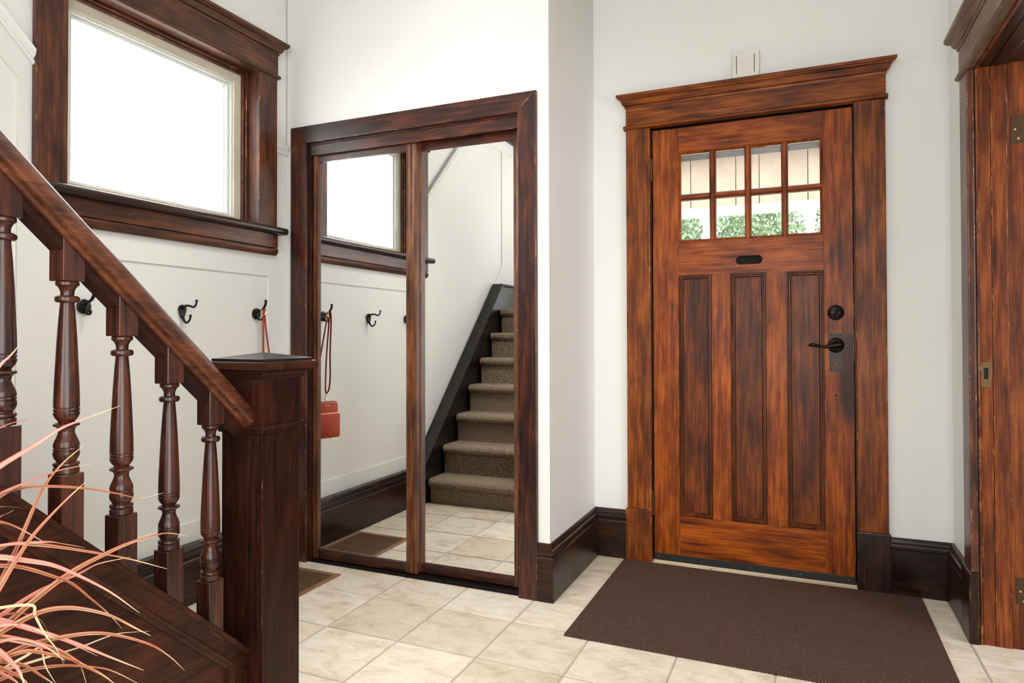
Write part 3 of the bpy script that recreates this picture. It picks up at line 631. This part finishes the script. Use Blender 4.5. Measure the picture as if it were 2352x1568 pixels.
def make_baluster(yc, zb):
    bm = bmesh.new(); hb = 0.0235
    lathe_bm(bm, [(r, px(p)) for r, p in prof], (0, 0, 0), 'z', 26)
    b2 = bmesh.new()
    lo = -0.13
    for (zz0, zz1, sl0, sl1) in ((-0.145, 0, SL, 0), (BL, BL+0.095, 0, SL)):
        vs = []
        for (a, z, s) in ((0, zz0, sl0), (1, zz1, sl1)):
            vs.append([Vector((sx*hb, sy*hb, z-s*sy*hb)) for sx, sy in ((-1, -1), (1, -1), (1, 1), (-1, 1))])
        bb = bmesh.new(); loft(bb, vs); bmesh.ops.recalc_face_normals(bb, faces=bb.faces[:])
        bmesh.ops.bevel(bb, geom=bb.edges[:], offset=0.0015, segments=1, affect='EDGES')
        tmp = bpy.data.meshes.new('t'); bb.to_mesh(tmp); bb.free(); bm.from_mesh(tmp); bpy.data.meshes.remove(tmp)
    bmesh.ops.recalc_face_normals(bm, faces=bm.faces[:])
    me = bpy.data.meshes.new('baluster'); bm.to_mesh(me); bm.free()
    me.materials.append(wood('baluster', 'z'))
    for p in me.polygons: p.use_smooth = True
    me.set_sharp_from_angle(angle=math.radians(32))
    o = bpy.data.objects.new('baluster', me); C.objects.link(o); put(o, (NX, yc, zb), st); return o
bal = None; NB = 9
for k in range(NB):
    yc, zb = 1.304-0.1252*k, 0.485+0.1158*k
    if bal is None: bal = make_baluster(yc, zb)
    else:
        c = bal.copy(); C.objects.link(c); c.parent = st; c.location = Vector((NX, yc, zb))-wpos(st)
    ya, yb = (yc+0.0235, (1.304-0.1252*(k-1)-0.0235) if k else NY-h2)
    shear('rail_fillet', [(NX-0.021, -0.004), (NX+0.021, -0.004), (NX+0.021, 0.026), (NX-0.021, 0.026)], ya, yb, zr, wood('newel', 'y'), st)
# carpeted steps
CX0 = -2.305
for k in range(7):
    yn, zt = 1.577-0.194*k, 0.168+0.1945*k; CX1 = -1.63 if k == 0 else -1.719
    yb = yn-0.194-0.04 if k < 6 else -1.15
    z0 = 0.0015 if k == 0 else zt-0.1945-0.03
    poly = [(yb, z0), (yn-0.028, z0), (yn-0.026, zt-0.062)]
    for q in range(9):
        a = -math.pi/2+math.pi*q/8; poly.append((yn-0.030+0.030*math.cos(a), zt-0.030+0.030*math.sin(a)))
    poly.append((yb, zt))
    bm = bmesh.new(); nx = 2
    loft(bm, [[Vector((x, y if e == 0 or y < yn-0.03 else y-0.012, z if e == 0 or z < zt-0.03 else z-0.006)) for y, z in poly] for x, e in ((CX0, 1), (CX0+0.012, 0), (CX1-0.012, 0), (CX1, 1))])
    o = bm_to('carpeted_step' if k < 6 else 'carpeted_landing', bm, CARPET, st, smooth=True)
# skirt board against the left wall
sk = lambda y: 0.236+1.02*(1.618-y)
skp = prism('skirt_board', [(1.640, 0.001), (1.640, 0.214), (0.332, sk(0.332)), (-1.15, sk(0.332)), (-1.15, 1.2), (0.3, 1.0), (1.2, 0.001)], 'x', XL+0.0005, -2.312, wood('skirt', 'y'), st)
shear('skirt_cap', [(XL+0.0005, 0), (-2.318, 0), (-2.306, -0.006), (-2.306, -0.016), (-2.311, -0.022), (-2.311, -0.03), (XL+0.0005, -0.03)], 0.332, 1.640, lambda y: sk(y)+0.004, wood('skirt', 'y'), skp, smooth=True)
moulding('skirt_cap', [(0, sk(0.332)-0.026), (0.086, sk(0.332)-0.026), (0.093, sk(0.332)-0.012), (0.084, sk(0.332)+0.004), (0, sk(0.332)+0.004)], 'y', -1.15, 0.332, XL+0.0005, 1, wood('skirt', 'y'), skp)

# ================================================================ things
# ---- doormat
dm = tag(box('doormat', -0.826, 0.452, 2.382, 3.302, 0.0018, 0.0085, MATTING, bevel=0.002), 'large dark brown ribbed doormat lying before the front door', 'doormat')
# ---- floor register
fr = tag(empty('floor_register', (-2.16, 2.405, 0.001)), 'brown metal floor register grille on the tiles beside the newel post', 'vent')
RX0, RX1, RY0, RY1 = -2.332, -1.990, 2.232, 2.576; w_ = 0.024
for b in ((RX0, RX1, RY0, RY0+w_), (RX0, RX1, RY1-w_, RY1), (RX0, RX0+w_, RY0+w_, RY1-w_), (RX1-w_, RX1, RY0+w_, RY1-w_)): box('frame', *b, 0.0015, 0.0065, REGM, fr, 0.0015)
box('duct_opening', RX0+w_, RX1-w_, RY0+w_, RY1-w_, 0.0014, 0.0018, DARKV, fr)
bars = []
n = 30
for i in range(n):
    x = RX0+w_+(i+0.5)*(RX1-RX0-2*w_)/n; bars.append((x-0.0022, x+0.0022, RY0+w_, RY1-w_, 0.0019, 0.0055))
for i in range(1, 9):
    y = RY0+w_+i*(RY1-RY0-2*w_)/9; bars.append((RX0+w_, RX1-w_, y-0.0028, y+0.0028, 0.0019, 0.0050))
g = boxes('grille_bars', bars, plain('dark_brown_enamel', (104, 76, 52), 0.45), fr); g['kind'] = 'stuff'
# ---- door chime
ch = tag(empty('door_chime', (-0.237, YD, 2.33)), 'small white door chime box on the wall above the front door', 'chime')
box('chime_cover', -0.297, -0.179, 3.306, YD, 2.327, 2.446, WHITEPL, ch, 0.003)
for x in (-0.279, -0.200): box('sound_slot', x-0.0015, x+0.0015, 3.3052, 3.308, 2.345, 2.428, DARKV, ch)
# ---- coat hooks
def round_hook(yc, zc_, label):
    e = tag(empty('coat_hook', (XL, yc, zc_)), label, 'coat hook', 'black coat hooks on the left wall')
    p = lathe('backplate', [(0.027, 0.0), (0.027, 0.003), (0.023, 0.006), (0.010, 0.008), (0.004, 0.009)], (XL, yc, zc_), BLACKM, e, 'x', 24)
    for s in (-1, 1): lathe('screw', [(0.004, 0), (0.0035, 0.002), (0.001, 0.0025)], (XL+0.0065, yc+s*0.014, zc_), BRONZE, p, 'x', 8)
    tube('upper_prong', [(XL+0.004, yc, zc_+0.004), (XL+0.02, yc, zc_+0.012), (XL+0.045, yc, zc_+0.026), (XL+0.058, yc, zc_+0.045), (XL+0.060, yc, zc_+0.066)], lambda t: 0.0045+0.0022*t, BLACKM, e, 10)
    tube('lower_prong', [(XL+0.004, yc, zc_), (XL+0.012, yc, zc_-0.018), (XL+0.022, yc, zc_-0.028), (XL+0.036, yc, zc_-0.026), (XL+0.040, yc, zc_-0.014)], lambda t: 0.005-0.001*t, BLACKM, e, 10)
    return e
round_hook(1.622, 1.228, 'round black coat hook seen through the balusters, nearest the camera')
def prong_hook(yc, zc_, label):
    e = tag(empty('coat_hook', (XL, yc, zc_)), label, 'coat hook', 'black coat hooks on the left wall')
    bm = bmesh.new()
    pl = [(yc+0.020*math.cos(a)*(1.0), zc_+0.004+0.020*math.sin(a)) for a in [math.pi*k/8 for k in range(9)]]+[(yc-0.012, zc_-0.022), (yc-0.004, zc_-0.036), (yc+0.004, zc_-0.036), (yc+0.012, zc_-0.022)]
    loft(bm, [[Vector((x, y, z)) for y, z in pl] for x in (XL, XL+0.006)])
    bm_to('backplate', bm, BLACKM, e, bevel=0.001)
    pts = [(XL+0.004, yc, zc_+0.004), (XL+0.02, yc, zc_+0.018), (XL+0.045, yc, zc_+0.018), (XL+0.068, yc, zc_+0.012), (XL+0.082, yc, zc_+0.024), (XL+0.085, yc, zc_+0.036)]
    u = tube('upper_prong', pts, lambda t: 0.0055-0.0018*t, BLACKM, e, 10)
    lathe('knob', [(0.001, -0.006), (0.0055, -0.003), (0.006, 0), (0.0055, 0.003), (0.001, 0.006)], (XL+0.085, yc, zc_+0.038), BLACKM, u, 'z', 12)
    l = tube('lower_prong', [(XL+0.004, yc, zc_-0.022), (XL+0.014, yc, zc_-0.044), (XL+0.030, yc, zc_-0.052), (XL+0.046, yc, zc_-0.040), (XL+0.050, yc, zc_-0.026)], lambda t: 0.0055-0.0018*t, BLACKM, e, 10)
    lathe('knob', [(0.001, -0.006), (0.0055, -0.003), (0.006, 0), (0.0055, 0.003), (0.001, 0.006)], (XL+0.050, yc, zc_-0.024), BLACKM, l, 'z', 12)
prong_hook(2.043, 1.228, 'black double-prong coat hook with ball tips, middle of the three')
round_hook(2.462, 1.225, 'round black coat hook holding the orange bag')
# ---- orange crossbody bag on the last hook
BY, BX = 2.500, XL+0.030
bag = tag(empty('crossbody_bag', (BX, BY, 0.575)), 'orange leather crossbody phone bag hanging by its strap from the wall hook', 'bag')
def rrect(y0, y1, z0, z1, r):
    out = []
    for cy, cz, a0 in ((y1-r, z1-r, 0), (y0+r, z1-r, math.pi/2), (y0+r, z0+r, math.pi), (y1-r, z0+r, 1.5*math.pi)):
        for k in range(6): a = a0+math.pi/2*k/5; out.append((cy+r*math.cos(a), cz+r*math.sin(a)))
    return out
def pouch(name, y0, y1, z0, z1, xa, xb, r, mat, parent):
    bm = bmesh.new(); ins = 0.005; rings = []
    for x, i in ((xa, ins), (xa+0.003, 0.001), (xa+0.006, 0), (xb-0.006, 0), (xb-0.003, 0.001), (xb, ins)):
        rings.append([Vector((x, y, z)) for y, z in rrect(y0+i, y1-i, z0+i, z1-i, max(r-i, 0.003))])
    loft(bm, rings); return bm_to(name, bm, mat, parent, smooth=True, angle=50)
BAGT = math.radians(24)
def turn(o):
    o.rotation_euler.z = BAGT; c = wpos(o)-Vector((XL+0.03, BY, 0)); c2 = Matrix.Rotation(BAGT, 3, 'Z') @ c; o.location += c2-c+Vector((0.026, 0, 0)); return o
body = pouch('bag_body', BY-0.064, BY+0.064, 0.575, 0.765, XL+0.006, XL+0.040, 0.016, LEATHER, bag)
pk = pouch('front_pocket', BY-0.066, BY+0.062, 0.576, 0.706, XL+0.041, XL+0.060, 0.014, LEATHER, bag)
def seam(name, y0, y1, z0, z1, x, r, parent, mat, rad):
    pts = [Vector((x, y, z)) for y, z in rrect(y0, y1, z0, z1, r)]; pts.append(pts[0].copy())
    bm = bmesh.new(); tube_bm(bm, pts, rad, 6); return bm_to(name, bm, mat, parent, smooth=True)
seam('zipper', BY-0.0645, BY+0.0645, 0.5745, 0.7655, XL+0.022, 0.016, body, RUBBER, 0.0022)
seam('zipper', BY-0.0665, BY+0.0625, 0.5755, 0.7065, XL+0.050, 0.014, pk, GOLD, 0.0018)
bm = bmesh.new()
for i in range(5): addbox(bm, XL+0.0400, XL+0.0406, BY-0.012+i*0.0048, BY-0.0088+i*0.0048, 0.742, 0.7465)
bm_to('logo', bm, GOLD, body)
for y in (BY-0.045, BY-0.027): tube('zipper_pull', [(XL+0.05, y, 0.574), (XL+0.052, y, 0.566), (XL+0.053, y, 0.558)], 0.003, GOLD, pk, 8, 3)
turn(body); turn(pk)
HK = (XL+0.046, 2.462, 1.252)
def ribbon(name, pts, w, mat, parent):
    P = catmull(pts, 8); bm = bmesh.new(); rings = []
    for i, p in enumerate(P):
        t = (P[min(i+1, len(P)-1)]-P[max(i-1, 0)]).normalized(); sd = Vector((1, 0, 0)); sd = (sd-t*sd.dot(t)).normalized(); nn = t.cross(sd)*0.0014
        rings.append([p-sd*w-nn, p+sd*w-nn, p+sd*w+nn, p-sd*w+nn])
    loft(bm, rings); return bm_to(name, bm, mat, parent, smooth=True)
ribbon('strap', [(XL+0.026, BY+0.036, 0.812), (XL+0.03, BY+0.030, 0.95), (XL+0.036, BY-0.012, 1.15), (XL+0.044, 2.467, 1.249)], 0.0045, STRAPM, bag)
ribbon('strap', [(XL+0.026, BY-0.033, 0.806), (XL+0.028, BY-0.026, 0.85), (XL+0.034, BY-0.026, 1.0), (XL+0.042, 2.464, 1.18), HK], 0.0045, STRAPM, bag)
ribbon('strap', [(XL+0.028, BY-0.034, 0.806), (XL+0.034, BY-0.048, 0.83), (XL+0.040, BY-0.050, 0.90), (XL+0.046, BY-0.042, 1.03), (XL+0.050, 2.455, 1.19), (XL+0.050, 2.459, 1.247)], 0.0045, STRAPM, bag)
bm = bmesh.new(); tube_bm(bm, [Vector((XL+0.046, 2.462+0.016*math.cos(a), 1.238+0.016*math.sin(a))) for a in [2*math.pi*k/20 for k in range(21)]], 0.0018, 8); bm_to('strap_ring', bm, GOLD, bag, smooth=True)
for y, z in ((BY+0.036, 0.790), (BY-0.033, 0.786)):
    bm = bmesh.new(); tube_bm(bm, [Vector((XL+0.026, y+0.006*math.cos(a), z+0.018*math.sin(a))) for a in [2*math.pi*k/16 for k in range(17)]], 0.0018, 8); bm_to('clasp', bm, GOLD, bag, smooth=True)

# ---- pink striped ornamental grass in a planter, lower left
def leafmat():
    mt, nt, b = newmat('pink_striped_leaf')
    uv = nt.nodes.new('ShaderNodeUVMap'); sp = nt.nodes.new('ShaderNodeSeparateXYZ'); nt.links.new(uv.outputs[0], sp.inputs[0])
    a = ramp(nt, sp.outputs[0], [(0.0, rgb((188, 62, 46))), (0.14, rgb((200, 96, 74))), (0.26, rgb((160, 116, 74))), (0.5, rgb((62, 66, 34))), (0.74, rgb((160, 116, 74))), (0.86, rgb((200, 96, 74))), (1.0, rgb((188, 62, 46)))])
    c = ramp(nt, sp.outputs[0], [(0.0, rgb((204, 82, 80))), (0.2, rgb((222, 140, 128))), (0.5, rgb((168, 142, 112))), (0.8, rgb((222, 140, 128))), (1.0, rgb((204, 82, 80)))])
    oi = nt.nodes.new('ShaderNodeObjectInfo')
    mk = ramp(nt, oi.outputs['Random'], [(0.45, (0, 0, 0)), (0.8, (1, 1, 1))])
    col = mix(nt, mk, a, c)
    tipf = ramp(nt, sp.outputs[1], [(0.86, (0, 0, 0)), (0.97, (1, 1, 1))])
    col = mix(nt, tipf, col, rgb((206, 176, 132)))
    nt.links.new(col, b.inputs['Base Color']); b.inputs['Roughness'].default_value = 0.38
    return mt
LEAF = leafmat(); DRY = plain('dry_leaf', (206, 180, 142), 0.6)
PC = Vector((-1.02, 0.50, 0.575))
plant = tag(empty('ornamental_grass', (PC.x, PC.y, 0.001)), 'pink and green striped ornamental grass arching in from the lower left corner', 'plant')
pot = lathe('planter', [(0.105, 0.001), (0.11, 0.004), (0.145, 0.55), (0.150, 0.555), (0.150, 0.585), (0.138, 0.585), (0.135, 0.56), (0.02, 0.56)], (PC.x, PC.y, 0), plain('grey_planter', (92, 90, 88), 0.5), plant, 'z', 36)
lathe('soil', [(0.13, 0.555), (0.12, 0.566), (0.01, 0.57)], (PC.x, PC.y, 0), plain('soil', (52, 40, 32), 0.95), plant, 'z', 24)
def pix(x, y, d):
    v = R_*((x-1176)/FPX)-U_*((y-CYP)/FPX)+fw
    return Vector((0, 0, CAMZ))+v*d
def blade(P, w, mat, tipw=0.06):
    n = len(P); bm = bmesh.new(); uvl = bm.loops.layers.uv.new('UVMap'); rows = []
    toc = Vector((0, 0, CAMZ))
    for i, p in enumerate(P):
        f = i/(n-1); t = (P[min(i+1, n-1)]-P[max(i-1, 0)]).normalized()
        ref = (toc-p).normalized()+Vector((0, 0, 0.7)); sd = t.cross(ref).normalized(); nn = sd.cross(t).normalized()
        ww = w*(0.55+0.45*min(1, f/0.25))*(1-(max(0, f-0.35)/0.65)**1.6)+w*tipw
        rows.append([bm.verts.new(p+sd*(ww*u)+nn*(-ww*0.35*(1-abs(u)))) for u in (-1, -0.5, 0, 0.5, 1)])
    for i in range(n-1):
        for j in range(4):
            fc = bm.faces.new((rows[i][j], rows[i][j+1], rows[i+1][j+1], rows[i+1][j]))
            for lp, (u, v) in zip(fc.loops, ((j, i), (j+1, i), (j+1, i+1), (j, i+1))): lp[uvl].uv = (u/4, v/(n-1))
    me = bpy.data.meshes.new('leaf'); bm.to_mesh(me); bm.free()
    return finish('leaf', me, mat, plant, smooth=True)
Za = lambda L: [(x/3.565, 700+y/3.565) for x, y in L]
Zb = lambda L: [(x/3.35, 1100+y/3.35) for x, y in L]
BLADES = [  # outline of each arching blade as seen, half width in px, depth at tip, dry
    (Za([(0, 1320), (300, 1140), (500, 1010), (700, 930), (985, 825)]), 8.5, 1.10, 0), (Za([(0, 495), (90, 410), (160, 325)]), 6, 0.95, 0),
    (Za([(0, 1005), (180, 945), (420, 900)]), 4, 1.02, 0), (Za([(0, 2275), (130, 2005), (330, 1545), (490, 1320), (690, 1145)]), 7.5, 1.05, 0),
    (Za([(0, 1545), (300, 1420), (520, 1345), (780, 1298)]), 6, 1.12, 0), (Zb([(0, 130), (130, 75), (380, 55), (650, 70), (900, 110), (1080, 145), (1260, 105)]), 6, 1.15, 0),
    (Zb([(0, 830), (100, 660), (240, 450), (400, 270), (540, 130), (655, 25)]), 7, 0.92, 0), (Zb([(0, 330), (130, 370), (350, 490)]), 6.5, 0.93, 0),
    (Zb([(0, 530), (120, 495), (400, 515), (700, 560), (1000, 615), (1285, 690)]), 7.5, 1.06, 0), (Zb([(0, 510), (350, 482), (500, 500), (660, 528)]), 5, 1.0, 0),
    (Zb([(0, 1160), (250, 940), (540, 720), (800, 580), (1000, 490), (1200, 430), (1300, 415), (1450, 440)]), 8.5, 1.14, 0), (Zb([(0, 600), (200, 625), (400, 660), (600, 740), (850, 870), (1075, 1030)]), 8.5, 0.98, 0),
    (Zb([(0, 665), (180, 680), (400, 745), (550, 800), (700, 920), (830, 1030), (940, 1150)]), 6, 1.02, 0), (Zb([(0, 1050), (300, 860), (600, 730), (760, 650), (1000, 600)]), 7, 1.08, 0),
    (Zb([(0, 1180), (200, 1070), (350, 1010), (500, 990), (650, 1000), (850, 1050), (1050, 1150), (1160, 1205)]), 8, 0.95, 0), (Zb([(0, 990), (245, 970), (270, 1050), (350, 1200), (430, 1300), (490, 1420)]), 4.5, 0.92, 1),
    (Zb([(0, 1085), (300, 1170), (600, 1270), (850, 1370), (1105, 1470)]), 9, 1.0, 0), (Zb([(0, 1380), (200, 1280), (450, 1220), (700, 1185), (900, 1200), (1150, 1270), (1300, 1360), (1420, 1470)]), 7, 1.03, 0),
    (Zb([(0, 1480), (460, 1340), (650, 1280), (900, 1190), (1155, 1170)]), 4.5, 1.1, 1), (Zb([(0, 1215), (250, 1260), (450, 1320), (620, 1420), (780, 1500), (890, 1580)]), 9, 0.96, 0),
    (Zb([(0, 1470), (200, 1360), (310, 1300), (350, 1440), (440, 1590)]), 5, 0.93, 1), (Zb([(0, 1540), (200, 1470), (450, 1435), (650, 1440), (850, 1470), (1080, 1580)]), 6.5, 1.05, 0),
    (Zb([(0, 1330), (80, 1400), (150, 1480), (190, 1590)]), 9, 0.84, 0), (Zb([(0, 1100), (180, 1120), (330, 1180), (560, 1270), (750, 1360)]), 6, 0.98, 0),
    (Zb([(300, 1330), (560, 1390), (620, 1440), (670, 1590)]), 6, 0.97, 0), (Zb([(0, 1450), (150, 1520), (230, 1590)]), 8, 0.86, 0),
    (Zb([(0, 212), (110, 215), (200, 228)]), 4, 1.0, 0), (Zb([(0, 290), (60, 262), (110, 235)]), 4, 0.98, 0),
    (Zb([(0, 1400), (180, 1430), (330, 1520), (440, 1590)]), 7, 0.93, 0), (Zb([(0, 1490), (100, 1540), (160, 1590)]), 7, 0.85, 0),
    (Zb([(0, 1050), (150, 1030), (300, 1075), (370, 1170)]), 4, 0.97, 0), (Zb([(0, 1130), (120, 1120), (260, 1150), (420, 1230)]), 6, 0.9, 0), (Zb([(0, 1250), (150, 1230), (350, 1290), (500, 1400)]), 6, 0.9, 0)]
for (L, wpx, dtip, dry) in BLADES:
    d0 = 0.864; s0 = L[0]
    n = len(L); pts = [PC+Vector((random.uniform(-0.03, 0.03), random.uniform(-0.03, 0.03), -0.01))]
    t_ = Vector((L[1][0]-L[0][0], L[1][1]-L[0][1])).normalized(); hgt_ = 1720-s0[1]
    q0, q3 = Vector((-138, 1720)), Vector(s0); q1 = q0+Vector((4, -0.55*hgt_)); q2 = q3-t_*min(85, 0.3*(q3-q0).length)
    for f in (0.22, 0.45, 0.68, 0.86):
        q = q0*(1-f)**3+q1*(3*f*(1-f)**2)+q2*(3*f*f*(1-f))+q3*f**3
        pts.append(pix(q.x, q.y, d0+0.02*f))
    for i, (x, y) in enumerate(L): pts.append(pix(x, y, d0+0.02+(dtip-d0-0.02)*(i+0.3)/(n-0.7)))
    blade(catmull(pts, 5), wpx*0.00056*0.92, DRY if dry else LEAF)
for k in range(26):     # the rest of the clump, arching away from the hall
    a = math.radians(random.uniform(150, 290)); L = random.uniform(0.28, 0.5); hgt = random.uniform(0.12, 0.40)
    dirv = Vector((math.cos(a), math.sin(a), 0)); p0 = PC+Vector((random.uniform(-0.03, 0.03), random.uniform(-0.03, 0.03), -0.01))
    L = min(L, (0.33 if dirv.x < -0.5 else 0.5))
    blade(catmull([p0, p0+dirv*L*0.3+Vector((0, 0, hgt*0.7)), p0+dirv*L*0.7+Vector((0, 0, hgt)), p0+dirv*L+Vector((0, 0, hgt*0.75))], 6), 0.0055, LEAF)

# ================================================================ outside the front door
po = tag(empty('porch', (-0.3, 5.2, 0)), 'porch front with beige vertical boards over a white beam, seen through the door panes', 'porch')
PLK = plain('beige_porch_board', (222, 196, 170), 0.6); PWH = plain('white_porch_beam', (240, 238, 232), 0.5)
x = 0.038-24*0.1625
while x < 2.9:
    box('fascia_board', x+0.003, x+0.1595, 5.20, 5.225, 2.07, 2.60, PLK, po, 0.003); x += 0.1625
box('fascia_backing', -4.4, 3.2, 5.226, 5.24, 2.08, 2.60, plain('tan_backing', (150, 124, 100), 0.7), po)
box('porch_beam', -4.4, 3.2, 5.185, 5.28, 2.012, 2.074, PWH, po, 0.004)
box('porch_crossbeam', -4.4, 3.2, 5.05, 5.199, 2.437, 2.62, plain('dark_porch_ceiling', (58, 55, 52), 0.7), po)
for xx in (-3.9, 2.7): box('porch_post', xx, xx+0.14, 5.15, 5.29, -0.06, 2.012, PWH, po, 0.004)
struct(box('ground_outside', -12, 12, 3.5, 18, -0.12, -0.06, plain('pale_concrete', (196, 192, 184), 0.9)), 'pale ground outside', 'ground')
LEAFG = plain('green_foliage', (150, 176, 128), 0.7); BARK = plain('bark', (96, 80, 66), 0.9)
def tree(x, y, h, r, seed, label):
    rnd = random.Random(seed); e = tag(empty('tree', (x, y, -0.06)), label, 'tree', 'trees beyond the porch')
    lathe('trunk', [(0.12, -0.06), (0.09, h*0.4), (0.05, h*0.75)], (x, y, 0), BARK, e, 'z', 12)
    bm = bmesh.new()
    for k in range(7000):
        while True:
            v = Vector((rnd.uniform(-1, 1), rnd.uniform(-1, 1), rnd.uniform(-1, 1)))
            if 0.25 < v.length < 1: break
        c = Vector((x+v.x*r, y+v.y*r, h*0.62+v.z*h*0.40)); s = rnd.uniform(0.022, 0.05)
        u = Vector((rnd.gauss(0, 1), rnd.gauss(0, 1), rnd.gauss(0, 1))).normalized(); q = u.orthogonal().normalized()
        vs = [bm.verts.new(c+u*s), bm.verts.new(c+q*s*0.6), bm.verts.new(c-u*s), bm.verts.new(c-q*s*0.6)]; bm.faces.new(vs)
    me = bpy.data.meshes.new('foliage'); bm.to_mesh(me); bm.free(); f = finish('foliage', me, LEAFG, e); f['kind'] = 'stuff'
tree(-1.75, 9.0, 3.2, 0.60, 1, 'pale green leafy tree seen through the leftmost lower door pane')
tree(-0.52, 9.0, 3.2, 0.60, 2, 'green leafy tree seen through the middle lower door panes')
tree(0.72, 9.0, 3.4, 0.60, 3, 'green leafy tree seen through the rightmost lower door pane')
